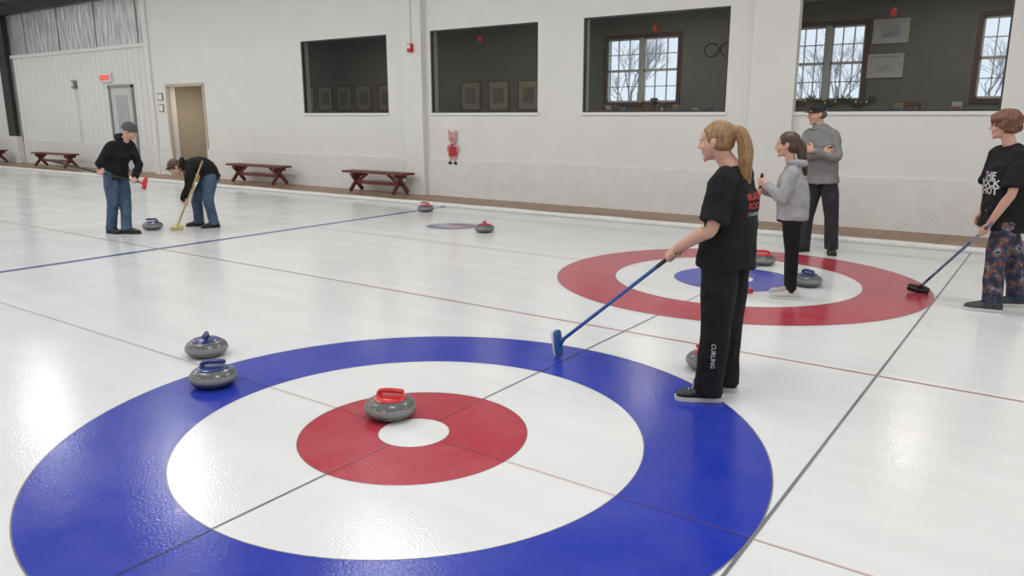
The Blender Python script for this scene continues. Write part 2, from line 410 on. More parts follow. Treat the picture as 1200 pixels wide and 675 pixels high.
def branch(a,p,d,L,r,dep):
    q=p+d*L;a.tube([p,(p+q)/2+V((random.uniform(-1,1),random.uniform(-1,1),0))*L*.05,q],[r,r*.8,r*.6],n=5,sub=1,caps='ff')
    if dep==0: return
    for k in range(4):
        s=p+d*L*random.uniform(.4,1)
        nd=(d+V((random.uniform(-1,1),random.uniform(-1,1),random.uniform(-.2,.7)))*.8).normalized()
        branch(a,s,nd,L*.62,r*.5,dep-1)
random.seed(11)
for k in range(24):
    a=Acc();xx=-30+k*1.7+random.uniform(-.6,.6);yy=30+random.uniform(-2,12)
    branch(a,V((0,0,0)),V((0,0,1)),3.0,.07,4)
    o=a.obj("bare_tree",m_bark,smooth=True);o.location=(xx,yy,-.2)
m_gold=mat("picture_frame_wood",(.20,.10,.045),.5,noise_amt=.2)
m_paper=mat("picture_mat_board",(.42,.38,.30),.7,noise_amt=.1)
def picture(x,zc,w_,h_,mp_,mf=None,c2=None):
    e=empty("framed_picture",(x,YB-.005,zc));a=Acc();t=.045
    a.box((-w_/2,-.03,-h_/2),(w_/2,0,-h_/2+t));a.box((-w_/2,-.03,h_/2-t),(w_/2,0,h_/2));a.box((-w_/2,-.03,-h_/2+t),(-w_/2+t,0,h_/2-t));a.box((w_/2-t,-.03,-h_/2+t),(w_/2,0,h_/2-t));a.obj("frame",mf or m_gold,e)
    a=Acc();a.box((-w_/2+t,-.012,-h_/2+t),(w_/2-t,-.002,h_/2-t));a.obj("mat_board",mp_,e)
    a=Acc();a.box((-w_/4,-.016,-h_/4),(w_/4,-.012,h_/4));a.obj("print",c2 or mat("print",(.1,.13,.17),.6,col2=(.35,.22,.12),nscale=7),e)
for x in (-16.2,-15.4,-14.6,-13.8,-12.9,-12.0,-9.93,-9.05,-8.15,-7.3): picture(x,2.12,.66,.74,m_paper)
m_wf=mat("pale_frame",(.65,.63,.58),.5)
picture(-.24,3.12,.6,.42,mat("blue_print_mat",(.55,.62,.68),.6),m_wf,mat("landscape_print",(.25,.35,.5),.6,col2=(.6,.6,.55),nscale=5))
picture(-.28,2.52,.6,.42,mat("blue_print_mat2",(.6,.65,.7),.6),m_wf,mat("landscape_print2",(.4,.5,.6),.6,col2=(.7,.7,.68),nscale=5))
m_lant=mat("red_lantern",(.5,.02,.01),.4,emit=(.8,.05,.02),estr=.15)
for (x,zz) in ((-7.14,3.13),(-3.36,3.1),(.355,3.09)):
    a=Acc();a.lathe([(.012,-.06),(.025,-.055),(.036,-.035),(.042,-.01),(.038,.025),(.025,.045),(.012,.05),(.012,.06)],0,n=16);a.tube([(0,0,.055),(0,0,3.9-zz)],.004,1,n=6,sub=1)
    o=a.obj("hanging_lantern",[m_lant,m_black],smooth=True);o.location=(x,9.8,zz)
m_ever=mat("evergreen",(.02,.06,.02),.8,noise_amt=.4,nscale=30)
a=Acc();random.seed(5)
for k in range(420):
    t=random.random();p=V((-.78+1.0*t,9.78,1.84+.045*math.sin(t*14)));d=V((random.uniform(-1,1),random.uniform(-1,1),random.uniform(-1,1))).normalized()
    a.tube([p,p+d*.09],[.008,.002],n=4,sub=1)
for k in range(14): a.ell((-.75+.95*k/13,9.72,1.86+.04*math.sin(k)),(.014,.014,.014),1 if k%2 else 2,n=8,m=6)
a.obj("christmas_garland",[m_ever,mat("bauble_red",(.4,.02,.02),.3),mat("bauble_warm",(.7,.5,.2),.3,emit=(1,.7,.3),estr=.15)],smooth=True)
a=Acc();a.box((-15.0,9.58,.6),(XR-.05,9.70,1.64));a.box((-15.0,9.58,1.64),(XR-.05,10.0,1.70));a.obj("lounge_counter",mat("ledge_wood",(.10,.06,.035),.5,noise_amt=.2))
random.seed(9)
bc=[mat("card_%d"%i,c,.6,noise_amt=.1) for i,c in enumerate([(.5,.5,.48),(.12,.25,.3),(.3,.05,.04),(.08,.08,.09),(.35,.25,.12)])]
for k,x in enumerate((-4.2,-3.9,-3.6,-3.15,-2.9,-2.55,-2.3,-5.7,-11.5,.55,1.3)):
    a=Acc();h=random.uniform(.07,.17);ww=random.uniform(.06,.14)
    a.box((-ww/2,-.03,0),(ww/2,.03,h));a.box((-ww/2+.008,-.034,.008),(ww/2-.008,-.03,h*.5),1)
    o=a.obj("tabletop_box",[bc[k%5],bc[(k+2)%5]],bevel=.003);o.location=(x,9.78,1.70)
a=Acc();a.lathe([(.05,0),(.05,.03),(.015,.05),(.012,.1),(.03,.13),(.055,.17),(.06,.24),(.055,.24)],0,n=20)
for s in (-1,1): a.tube([(s*.05,0,.22),(s*.09,0,.2),(s*.085,0,.16),(s*.045,0,.15)],.006,0,n=6,sub=3)
o=a.obj("trophy_cup",mat("pewter",(.08,.08,.08),.35,metal=.7),smooth=True);o.location=(-3.35,9.85,1.7)
for s in (0,1):
    a=Acc();a.tube([(.15*math.cos(t*math.pi/12),0,.13*math.sin(t*math.pi/12)) for t in range(25)],.012,n=6,sub=1);o=a.obj("wall_hoop",m_black,smooth=True);o.location=(-3.6+s*.34,YB-.015,2.95)
def lchair(x,y,rot):
    e=empty("lounge_chair",(x,y,.6),rot);a=Acc()
    a.box((-.22,-.22,.62),(.22,.22,.67))
    for sx in(-1,1):
        for sy in (-1,1): a.beam((sx*.2,sy*.2,0),(sx*.19,sy*.19,.62),.04,.04)
        a.beam((sx*.2,.2,.62),(sx*.2,.25,1.25),.04,.04)
    for k in (-1,0,1): a.beam((k*.1,.21,.66),(k*.1,.25,1.2),.02,.02)
    a.beam((-.22,.25,1.22),(.22,.25,1.22),.03,.08)
    a.beam((-.2,-.19,.25),(.2,-.19,.25),.03,.03)
    a.obj("chair_frame",m_gold,e,bevel=.005)
for (x,y,rt) in ((-5.2,11.5,.3),(-4.4,11.6,-.2),(-.9,11.4,.5),(.5,11.6,2.8)): lchair(x,y,rt)

# ------------------------------------------------------------------ wall fixtures
m_redp=mat("red_plastic",(.55,.02,.02),.4)
a=Acc();a.box((-.06,-.06,-.08),(.06,0,.08));a.box((-.035,-.08,-.01),(.035,-.06,.06),1);a.tube([(0,-.02,.08),(0,-.02,2.3)],.012,2,n=8,sub=1)
o=a.obj("fire_alarm",[m_redp,m_white,m_wall],bevel=.004);o.location=(-8.39,YW-.13,2.97)
a=Acc();a.box((-.33,-.08,0),(.33,0,.26));
m_exit=mat("exit_red",(.6,.03,.03),.5,emit=(1,.1,.08),estr=.5)
for k in range(4): a.box((-.27+k*.14,-.09,.05),(-.17+k*.14,-.08,.21),1)
o=a.obj("exit_sign",[m_white,m_exit],bevel=.005);o.location=(-21.05,YR-.02,2.62)
e=empty("door_1",(-20.35,YR,0.036));a=Acc()
a.box((-.68,-.06,0),(-.60,.06,2.48));a.box((.60,-.06,0),(.68,.06,2.48));a.box((-.68,-.06,2.42),(.68,.06,2.5));a.obj("door_frame",mat("door_frame_grey",(.30,.30,.29),.5),e)
a=Acc();a.box((-.60,-.02,.02),(.60,.04,2.42));a.box((-.32,-.03,1.0),(.32,-.02,2.2),1);a.box((-.5,-.07,1.02),(.5,-.03,1.07),2);a.obj("door_leaf",[mat("door_paint",(.6,.61,.60),.5,noise_amt=.05),mat("door_glass",(.40,.43,.43),.2),m_black],e)
a=Acc();a.box((-.09,-.1,-.12),(.09,0,.12));a.ell((0,-.1,0),(.07,.06,.09),1);a.tube([(0,-.02,-.12),(0,-.02,-1.8)],.018,2,n=8,sub=1)
o=a.obj("wall_lamp",[mat("lamp_case",(.25,.25,.24),.5),m_white,m_wall]);o.location=(-23.0,YR-.03,2.6)
for k,zz in enumerate((2.15,1.85)):
    a=Acc();a.box((-.12,-.02,-.1),(.12,0,.1));a.box((-.1,-.024,-.08),(.1,-.02,.08),1);o=a.obj("notice_sign",[m_gold,m_white]);o.location=(-17.85,YW-.0,zz)
e=empty("pig_wall_decal",(-7.43,YW-.035,.68))
mpk=mat("pig_pink",(.62,.28,.30),.6);mrd=mat("pig_red",(.45,.03,.04),.6);mbk=mat("pig_black",(.02,.02,.02),.6)
def flat(a,pts,mi,dy): a.add([(p[0],-dy,p[1]) for p in pts],[tuple(range(len(pts)))],mi)
def disc(a,c,rx,rz,mi,dy,n=24): flat(a,[(c[0]+rx*math.cos(2*math.pi*k/n),c[1]+rz*math.sin(2*math.pi*k/n)) for k in range(n)],mi,dy)
a=Acc()
disc(a,(0,.53),.105,.11,0,.004);flat(a,[(-.1,.58),(-.115,.7),(-.03,.63)],0,.003);flat(a,[(.1,.58),(.115,.7),(.03,.63)],0,.003)
disc(a,(0,.50),.045,.033,2,.006);disc(a,(0,.50),.04,.028,0,.007);disc(a,(-.015,.5),.007,.01,2,.008);disc(a,(.015,.5),.007,.01,2,.008)
disc(a,(-.04,.56),.014,.018,3,.006);disc(a,(.04,.56),.014,.018,3,.006);disc(a,(-.038,.557),.006,.008,2,.007);disc(a,(.042,.557),.006,.008,2,.007)
disc(a,(0,.31),.095,.13,0,.002);flat(a,[(-.1,.36),(.1,.36),(.11,.17),(.02,.16),(0,.2),(-.02,.16),(-.11,.17)],1,.003)
flat(a,[(-.08,.40),(-.15,.36),(-.145,.25),(-.11,.25),(-.11,.33),(-.07,.36)],0,.0025);flat(a,[(.08,.40),(.15,.36),(.145,.25),(.11,.25),(.11,.33),(.07,.36)],0,.0025)
flat(a,[(-.09,.18),(-.02,.18),(-.03,.04),(-.085,.04)],0,.0024);flat(a,[(.09,.18),(.02,.18),(.03,.04),(.085,.04)],0,.0024)
disc(a,(-.07,.03),.05,.03,2,.005);disc(a,(.07,.03),.05,.03,2,.005);flat(a,[(-.05,.4),(.05,.4),(0,.36)],2,.005)
a.obj("decal",[mpk,mrd,mbk,m_white],e)

# ------------------------------------------------------------------ benches
m_bench=mat("bench_stain",(.16,.035,.03),.5,noise_amt=.25,nscale=5,stretch=(.5,4,4))
def bench(x0,x1,y=8.88,hgt=.46):
    L=x1-x0;e=empty("bench",((x0+x1)/2,y,.035));a=Acc()
    for k in range(3): a.box((-L/2,-.17+k*.117,hgt-.045),(L/2,-.17+k*.117+.105,hgt))
    for s in (-1,1):
        xx=s*(L/2-.28)
        a.beam((xx,-.2,0.035),(xx,.12,hgt-.05),.045,.08);a.beam((xx+.046*s,.2,0.035),(xx+.046*s,-.12,hgt-.05),.045,.08)
        a.box((xx-.02,-.17,hgt-.12),(xx+.06,.17,hgt-.045))
        a.beam((xx,0,.2),(xx-s*.33,0,hgt-.05),.04,.06)
    a.box((-L/2+.25,-.03,.18),(L/2-.25,.03,.25))
    a.obj("bench_timber",m_bench,e,bevel=.006)
for x0,x1 in ((-10.12,-8.3),(-14.3,-12.2),(-24.8,-22.3),(-29.3,-27.3)): bench(x0,x1)

# ------------------------------------------------------------------ curling stones
m_gran=mat("granite",(.15,.16,.155),.35,noise_amt=.7,nscale=200,detail=2,coat=.3)
m_band=mat("granite_striking_band",(.30,.30,.285),.5,noise_amt=.45,nscale=180)
m_hr=mat("handle_red",(.55,.02,.02),.28,coat=.4);m_hb=mat("handle_blue",(.012,.03,.16),.28,coat=.4)
def stone(x,y,hm,rot=0):
    a=Acc()
    pr=[(.06,.004),(.068,.0),(.075,.004),(.105,.008),(.128,.022),(.140,.04),(.1445,.047),(.1455,.058),(.1445,.070),(.140,.078),(.128,.095),(.105,.109),(.075,.115),(.05,.1155)]
    a.lathe(pr,[0,0,0,0,0,0,1,1,1,0,0,0,0],n=48)
    a.lathe([(.094,.108),(.094,.116),(.086,.121),(.055,.125),(.03,.127)],2,n=36)
    a.tube([(.062,0,.118),(.063,0,.135),(.052,0,.149),(.025,0,.154),(-.02,0,.155),(-.07,0,.153)],[.018,.015,.014,.014,.015,.014],2,n=14,sub=3)
    o=a.obj("curling_stone",[m_gran,m_band,hm],smooth='auto');o.location=(x,y,.0015);o.rotation_euler=(0,0,rot)
stone(-2.13,.16,m_hb,2.4);stone(-1.54,-.18,m_hb,3.9);stone(-.26,.09,m_hr,3.6);stone(-8.31,3.32,m_hb,1)
stone(-6.43,7.28,m_hr,.4);stone(-4.10,5.95,m_hr,2);stone(-.01,5.80,m_hr,.3);stone(.71,4.95,m_hb,2.6);stone(.88,1.93,m_hr,.4)

# ------------------------------------------------------------------ brooms
def broom(p_head,p_top,shaft_m,head_m,pad_m,axis,hl=.2,grip=True):
    """p_head: centre of head; axis: long axis of head; all world"""
    a=Acc();p=V(p_head);q=V(p_top);t=(q-p).normalized()
    a.tube([p+t*.03,q],.0125,0,n=12,sub=1,caps='rr')
    if grip: a.tube([p+t*((q-p).length-.3),q],.0135,3,n=12,sub=1)
    ax=V(axis).normalized();nrm=(t-ax*t.dot(ax)).normalized();w=ax.cross(nrm)
    secs=[]
    for s,k in ((-1,.35),(-.93,.75),(-.75,.95),(0,1),(.75,.95),(.93,.75),(1,.35)):
        secs.append((p+ax*s*hl/2,w*.034*k,nrm*.018))
    a.loft(secs,1,n=16,pw=.6)
    secs=[(c-nrm*.022,U*1.08,N*.75) for c,U,N in secs];a.loft(secs,2,n=16,pw=.6)
    a.tube([p+nrm*.01,p+t*.06],[.024,.015],1,n=12,sub=1)
    return a.obj("curling_broom",[shaft_m,head_m,pad_m,m_black],smooth='auto')
def loc2w(base,rot):
    return Matrix.Translation((base[0],base[1],0))@Matrix.Rotation(rot,4,'Z')

# ------------------------------------------------------------------ people
m_skin=mat("skin",(.60,.34,.25),.5,noise_amt=.08,nscale=30,spec=.35)
m_lip=mat("lips",(.45,.17,.15),.45);m_eyew=mat("eye_white",(.75,.73,.70),.2);m_iris=mat("iris",(.03,.02,.015),.2)
def hand_grip(a,c,ax,fore,side,s=1,r=.0125):
    """c grip centre on shaft, ax: unit towards thumb side, fore: direction forearm->hand. returns wrist"""
    c=V(c);ax=V(ax).normalized();d=V(fore);d=(d-ax*d.dot(ax)).normalized()
    n=ax.cross(d) if side=='R' else d.cross(ax)
    R=r+.010*s
    def at(th,o,k=1): return c+ax*o*s+(-n*math.cos(th)+d*math.sin(th))*R*k
    k0=c-n*(R+.006*s)
    secs=[]
    for dd,wd,tk in ((-.085,.027,.019),(-.07,.031,.018),(-.045,.040,.017),(-.02,.043,.015),(.004,.041,.011)):
        secs.append((k0+d*dd*s,ax*wd*s,n*tk*s))
    a.loft(secs,n=16,pw=.8)
    for o,end,rad in ((.031,205,.0088),(.0105,225,.0092),(-.0105,218,.0088),(-.030,195,.0078)):
        pts=[k0+ax*o*s-d*.012*s]+[at(math.radians(t),o) for t in (20,75,130,end-25,end)]
        a.tube(pts,[rad*s*1.1,rad*s*1.05,rad*s,rad*s,rad*.92*s,rad*.85*s],n=10,sub=3)
    pts=[k0-d*.055*s+ax*.028*s,c-d*(R+.012*s)+ax*.046*s-n*.006*s,c-d*(R*.75)+ax*.052*s+n*R*.75,c+n*(R+.003)+ax*.044*s+d*.006*s]
    a.tube(pts,[.0145*s,.0125*s,.0105*s,.009*s],n=10,sub=3)
    return k0-d*.085*s
def hand_relax(a,w,d,n,side,s=1,curl=25):
    w=V(w);d=V(d).normalized();n=V(n);n=(n-d*n.dot(d)).normalized()
    th=d.cross(n) if side=='R' else n.cross(d)
    a.loft([(w,th*.026*s,n*.019*s),(w+d*.03*s,th*.037*s,n*.017*s),(w+d*.065*s,th*.042*s,n*.014*s),(w+d*.088*s,th*.040*s,n*.011*s)],n=16,pw=.8)
    for i,(o,L,rad) in enumerate(((.030,.072,.0088),(.010,.080,.009),(-.010,.074,.0087),(-.029,.058,.0078))):
        p=w+d*.08*s+th*o*s;pts=[p];ang=math.radians(curl*.4)
        for k,fr in enumerate((.45,.32,.23)):
            ang+=math.radians(curl*(1+.12*i));dirv=d*math.cos(ang)+n*math.sin(ang);p=p+dirv*L*fr*1.1*s;pts.append(p)
        a.tube(pts,[rad*s*1.1,rad*s,rad*.95*s,rad*.85*s],n=10,sub=3)
    p=w+d*.02*s+th*.026*s;q=p+(d*.6+th*.7+n*.25).normalized()*.045*s;q2=q+(d*.9+th*.25+n*.4).normalized()*.032*s;q3=q2+(d*.9+n*.5).normalized()*.024*s
    a.tube([p,q,q2,q3],[.015*s,.0125*s,.0105*s,.009*s],n=10,sub=3)
def head_frame(c,hF,hU=(0,0,1)):
    Y=V(hF).normalized();X=Y.cross(V(hU)).normalized();Z=X.cross(Y)
    return Matrix(((X.x,Y.x,Z.x,c[0]),(X.y,Y.y,Z.y,c[1]),(X.z,Y.z,Z.z,c[2]),(0,0,0,1)))
def build_head(a,M,s):
    a.M=M@Matrix.Scale(s,4)
    a.ell((0,-.014,.030),(.074,.092,.082),n=24,m=16)
    a.ell((0,.022,-.015),(.063,.066,.085),n=24,m=16)
    a.ell((0,.030,.036),(.060,.056,.048),n=24,m=14)
    a.ell((0,.032,-.066),(.047,.048,.036),n=20,m=12)
    a.ell((0,.069,-.092),(.020,.016,.016))
    a.tube([(0,.082,.018),(0,.091,.0),(0,.103,-.020)],[.007,.009,.0115],n=10,sub=3)
    for q in (-1,1):
        a.ell((q*.010,.092,-.024),(.009,.010,.007))
        a.ell((q*.030,.078,.022),(.024,.009,.007))
        a.ell((q*.036,.058,-.022),(.024,.028,.024))
        a.ell((q*.074,-.006,-.004),(.008,.019,.031),R=Matrix.Rotation(.25,3,'X'))
        a.ell((q*.079,-.012,.004),(.006,.014,.018))
        a.ell((q*.031,.077,.003),(.016,.0095,.0095))
    a.ell((0,.081,-.049),(.021,.008,.006));a.ell((0,.079,-.059),(.018,.008,.0065))
    a.M=None
def face_parts(M,s,root,brow):
    a=Acc();a.M=M@Matrix.Scale(s,4)
    for q in (-1,1):
        a.ell((q*.031,.0775,.003),(.0115,.0100,.0058),0,n=14,m=10);a.ell((q*.031,.0862,.003),(.0050,.0022,.0052),1,n=12,m=8)
        a.tube([(q*.048,.077,.021),(q*.034,.0872,.025),(q*.016,.0885,.022)],[.0018,.0028,.0024],2,n=6,sub=3)
    a.ell((0,.0848,-.0495),(.019,.0050,.0036),3);a.ell((0,.0832,-.0580),(.016,.0050,.0043),3)
    a.obj("face_details",[m_eyew,m_iris,brow,m_lip],root,smooth=True)
def shoe_parts(a,an,dr,s=1,h=1):
    an=V(an);t=V((dr[0],dr[1],0)).normalized();l=V((-t.y,t.x,0));zb=V((an.x,an.y,.004))
    secs=[]
    for sx,hw,ht in ((-.078,.016,.045),(-.070,.030,.068),(-.045,.038,.085),(-.01,.040,.094),(.03,.042,.086),(.07,.046,.066),(.11,.049,.052),(.145,.046,.044),(.17,.036,.036),(.186,.018,.026)):
        hh=ht*s*.5;secs.append((zb+t*sx*s+V((0,0,.012+hh)),l*hw*s,V((0,0,hh))))
    a.loft(secs,0,n=18,pw=.75)
    a.tube([(an.x,an.y,.06*s),(an.x,an.y,.115*s)],[.043*s,.044*s],0,n=14,sub=1,caps='ff')
    o=[]
    for sx,hw in ((-.086,.012),(-.078,.028),(-.05,.039),(0,.041),(.05,.044),(.1,.051),(.15,.050),(.178,.038),(.194,.015)): o.append((sx*s,hw*s))
    pts=[zb+t*x+l*y for x,y in o]+[zb+t*x-l*y for x,y in reversed(o)]
    n=len(pts);lo=[p-V((0,0,.002)) for p in pts];hi=[p+V((0,0,.022*s)) for p in pts]
    a.add(lo+hi,[tuple(reversed(range(n))),tuple(range(n,2*n))]+[(i,(i+1)%n,(i+1)%n+n,i+n) for i in range(n)],1)
    for k in range(4):
        c=zb+t*(.045+k*.022)*s+V((0,0,(.088-.008*k)*s));a.tube([c-l*.018*s,c+l*.018*s+t*.006],.0025*s,2,n=5,sub=1)
def lerp(a,b,t): return V(a)*(1-t)+V(b)*t
def decal(txt,root,garment,c,right,up,dirv,size,m,name="print",space=1.0,bold=0):
    cu=bpy.data.curves.new("t","FONT");cu.body=txt;cu.size=size;cu.align_x='CENTER';cu.align_y='CENTER';cu.space_line=space;cu.offset=bold
    ob=bpy.data.objects.new("t",cu);COL.objects.link(ob);bpy.context.view_layer.update()
    me=bpy.data.meshes.new_from_object(ob.evaluated_get(bpy.context.evaluated_depsgraph_get()));bpy.data.objects.remove(ob)
    me.name=name
    bv=BVHTree.FromPolygons([v.co for v in garment.data.vertices],[tuple(p.vertices) for p in garment.data.polygons])
    right=V(right).normalized();up=V(up).normalized();dirv=V(dirv).normalized();last=None
    for v in me.vertices:
        p=V(c)+right*v.co.x+up*v.co.y
        h=bv.ray_cast(p-dirv*1.0,dirv)
        if h[0] is not None: q=h[0]-dirv*.004;last=(h[0]-V(c)).dot(dirv)
        else: q=p+dirv*((last or 0))
        v.co=q
    me.materials.clear();me.materials.append(m);o=bpy.data.objects.new(name,me);COL.objects.link(o);o.parent=root
    return o

def person(name,loc,rot,P):
    root=empty(name,(loc[0],loc[1],0),rot)
    g=P.get('s',1.0);F=V((*P['F'],0)).normalized();L=V((-F.y,F.x,0))
    vx=P.get('vx',.006)
    C=[V(c) for c in P['spine']]     # pelvis, waist, chest, shoulders, neckbase
    TW=P['tw']
    head=V(P['head']);hs=P.get('hs',1.0)
    M=head_frame(head,P['hF'],P.get('hU',(0,0,1)))
    body=Acc();build_head(body,M,hs)
    hb=M@V((0,-.018*hs,-.05*hs));nb=C[-1]
    body.tube([hb,lerp(hb,nb,.6),nb-(hb-nb).normalized()*.03],[.052*g,.052*g,.062*g],n=16,sub=3)
    def secs(C_,TW_,infl,sub=4):
        cs,ws=crom([V(c) for c in C_],[V((*t,0)) for t in TW_],sub)
        out=[]
        for i,(c,t) in enumerate(zip(cs,ws)):
            T=(cs[min(i+1,len(cs)-1)]-cs[max(i-1,0)]).normalized()
            Lt=(L-T*L.dot(T)).normalized();Fr=Lt.cross(T)
            out.append((c,Lt*max(t.x+infl,.02),Fr*max(t.y+infl,.02)))
        return out
    body.loft(secs(C,TW,-.035),n=20)
    hands={}
    for sd in 'LR':
        H=P['hand'+sd]
        if H[0]=='grip': hands[sd]=hand_grip(body,H[1],H[2],V(H[1])-V(P['el'+sd]),sd,H[3] if len(H)>3 else g)
        else:
            hands[sd]=V(H[1]);hand_relax(body,H[1],H[2],H[3],sd,g)
    for sd in 'LR':
        sh=V(P['sh'+sd]);el=V(P['el'+sd]);wr=hands[sd]
        inn=lerp(sh,C[3],.35)
        k=g*P.get('armk',1)
        body.tube([inn,sh,lerp(sh,el,.45),el,lerp(el,wr,.3),lerp(el,wr,.75),wr],[.048*k,.050*k,.044*k,.037*k,.039*k,.030*k,.024*k],n=14,sub=4)
        hp,kn,an=V(P['hip'+sd]),V(P['kn'+sd]),V(P['an'+sd])
        body.tube([hp,lerp(hp,kn,.5),kn,lerp(kn,an,.35),an],[.07*g,.06*g,.045*g,.045*g,.032*g],n=14,sub=4)
        t=V((*P['toe'+sd],0)).normalized();body.tube([an,V((an.x,an.y,.05))+t*.05,V((an.x,an.y,.04))+t*.13*g],[.03*g,.03*g,.022*g],n=10,sub=3)
    body.remesh("body",P.get('skin',m_skin),P.get('vb',.0045),2,root)
    face_parts(M,hs,root,P['brow'])
    a=Acc();pp=P['pants'];r=pp['r']
    a.loft(secs([C[0]-V((0,0,.07*g)),C[0],lerp(C[0],C[1],.6)],[(TW[0][0]*.9,TW[0][1]*.9),(TW[0][0]-.01,TW[0][1]-.01),(TW[1][0]-.02,TW[1][1]-.02)],0),n=20)
    for sd in 'LR':
        hp,kn,an=V(P['hip'+sd]),V(P['kn'+sd]),V(P['an'+sd]);en=an+V((0,0,pp.get('hem',0)))
        a.tube([hp+V((0,0,.02)),lerp(hp,kn,.45),kn,lerp(kn,en,.5),en],[r[0],r[1],r[2],r[3],r[4]],n=18,sub=4,caps='rf')
    pants=a.remesh("pants",pp['m'],vx,5,root,amp=pp.get('amp',.008),freq=7,stretch=(1,1,.6),amp2=pp.get('amp2',.005),freq2=8)
    tp=P['top'];a=Acc();hem=V(tp['hem']);Cn=[hem]+C;TWn=[tp['hw']]+list(TW)
    a.loft(secs(Cn,TWn,0,5),n=28,pw=.92)
    for sd in 'LR':
        sh=V(P['sh'+sd]);el=V(P['el'+sd]);wr=hands[sd];inn=lerp(sh,C[3],.45);k=tp['sr']
        if tp['sl']=='short':
            e2=lerp(sh,el,tp.get('slen',.8))
            a.tube([inn,sh,lerp(sh,e2,.5),e2],[k*.98,k,k*1.0,k*1.1],n=18,sub=4,caps='rf')
        else:
            e2=lerp(el,wr,.93)
            a.tube([inn,sh,lerp(sh,el,.5),el,lerp(el,e2,.5),e2],[k*1.0,k,k*.92,k*.85,k*.78,k*.6],n=18,sub=4,caps='rf')
            a.tube([lerp(el,wr,.84),lerp(el,wr,.97)],[k*.62,k*.58],n=14,sub=1,caps='ff')
    if tp.get('hood'):
        c=C[-1];Tn=(C[-1]-C[-2]).normalized();Fr=L.cross(Tn)
        pts=[c+L*(.085*g*math.cos(t))+Fr*(-.02*g-.10*g*math.sin(t))+Tn*(.015-.03*math.sin(t)) for t in [math.pi*k/8 for k in range(-1,10)]]
        a.tube(pts,[.02*g,.028*g]+[.036*g]*7+[.028*g,.02*g],n=12,sub=2)
    if tp.get('collar'):
        c=C[-1];a.tube([c-V((0,0,.02)),c+(hb-nb).normalized()*.035],[.075*g,.068*g],n=20,sub=1,caps='ff')
    top=a.remesh("top",tp['m'],vx,5,root,amp=tp.get('amp',.010),freq=6,amp2=tp.get('amp2',.007),freq2=8)
    a=Acc();sm=P['shoes']
    for sd in 'LR': shoe_parts(a,P['an'+sd],P['toe'+sd],P.get('fs',g))
    a.obj("shoes",sm,root,smooth='auto')
    P['_pants']=pants
    return root,M,hs,top

CB=dict(bump=.6,bscale=11,bdist=.035)
m_blk=mat("black_cotton",(.013,.013,.015),.85,noise_amt=.3,nscale=5,spec=.25,**CB)
m_blk2=mat("black_knit_pants",(.010,.010,.012),.8,noise_amt=.3,nscale=5,spec=.25,**CB)
m_grey=mat("grey_fleece",(.36,.36,.38),.9,noise_amt=.15,nscale=12,spec=.15,**CB)
m_jk=mat("grey_jacket",(.22,.22,.215),.75,noise_amt=.1,nscale=8,spec=.2,**CB)
m_char=mat("charcoal_pants",(.022,.023,.027),.8,noise_amt=.3,nscale=8,**CB)
m_jean=mat("blue_denim",(.065,.115,.19),.85,noise_amt=.45,nscale=7,**CB)
m_prw=mat("white_print",(.6,.6,.6),.7);m_prr=mat("red_print",(.5,.04,.04),.7)
m_shblk=mat("shoe_black",(.015,.015,.017),.5);m_solew=mat("sole_white",(.55,.55,.53),.6);m_soleb=mat("sole_black",(.02,.02,.02),.7)
m_shw=mat("shoe_white",(.55,.50,.50),.6);m_shg=mat("shoe_grey",(.06,.065,.07),.6,noise_amt=.5,nscale=30)
m_blond=mat("blond_hair",(.36,.20,.085),.45,noise_amt=.5,nscale=40,bump=.5,bscale=60,stretch=(3,3,.4),bdist=.004)
m_brown=mat("brown_hair",(.085,.045,.028),.45,noise_amt=.4,nscale=40,bump=.5,bscale=60,stretch=(3,3,.4),bdist=.004)
m_aub=mat("auburn_hair",(.20,.09,.042),.5,noise_amt=.5,nscale=30,bump=.6,bscale=50,bdist=.005)
m_hairg=mat("grey_hair",(.12,.11,.10),.6,noise_amt=.4,nscale=60)
m_galaxy=bpy.data.materials.new("patterned_leggings");m_galaxy.use_nodes=True;nt=m_galaxy.node_tree;b=nt.nodes["Principled BSDF"]
tc=nt.nodes.new("ShaderNodeTexCoord");n=nt.nodes.new("ShaderNodeTexNoise");n.inputs["Scale"].default_value=16;n.inputs["Detail"].default_value=4;r=nt.nodes.new("ShaderNodeValToRGB")
cols=[(0,(.01,.01,.02)),(.42,(.012,.014,.03)),(.47,(.02,.05,.13)),(.51,(.015,.015,.03)),(.58,(.26,.09,.05)),(.60,(.01,.01,.02)),(.66,(.25,.33,.42)),(.70,(.02,.02,.04))]
while len(r.color_ramp.elements)<len(cols): r.color_ramp.elements.new(.5)
for el_,(p,c) in zip(r.color_ramp.elements,cols): el_.position=p;el_.color=(*c,1)
nt.links.new(tc.outputs["Object"],n.inputs[0]);nt.links.new(n.outputs[0],r.inputs[0]);nt.links.new(r.outputs[0],b.inputs["Base Color"]);b.inputs["Roughness"].default_value=.7

def strands(name,root,M,hs,m,path,n,spread,rad,taper=.3,seed=1):
    random.seed(seed);a=Acc();a.M=M@Matrix.Scale(hs,4)
    for k in range(n):
        th=random.uniform(0,6.28);q=math.sqrt(random.random());pts=[];rs=[]
        for i,(p,sp) in enumerate(path):
            o=V((math.cos(th),math.sin(th)*.7,0))*q*sp
            pts.append(V(p)+o+V((random.uniform(-1,1),random.uniform(-1,1),random.uniform(-1,1)))*sp*.12);rs.append(rad*(1-(1-taper)*i/(len(path)-1)))
        a.tube(pts,rs,n=6,sub=4)
    a.obj(name,m,root,smooth=True)

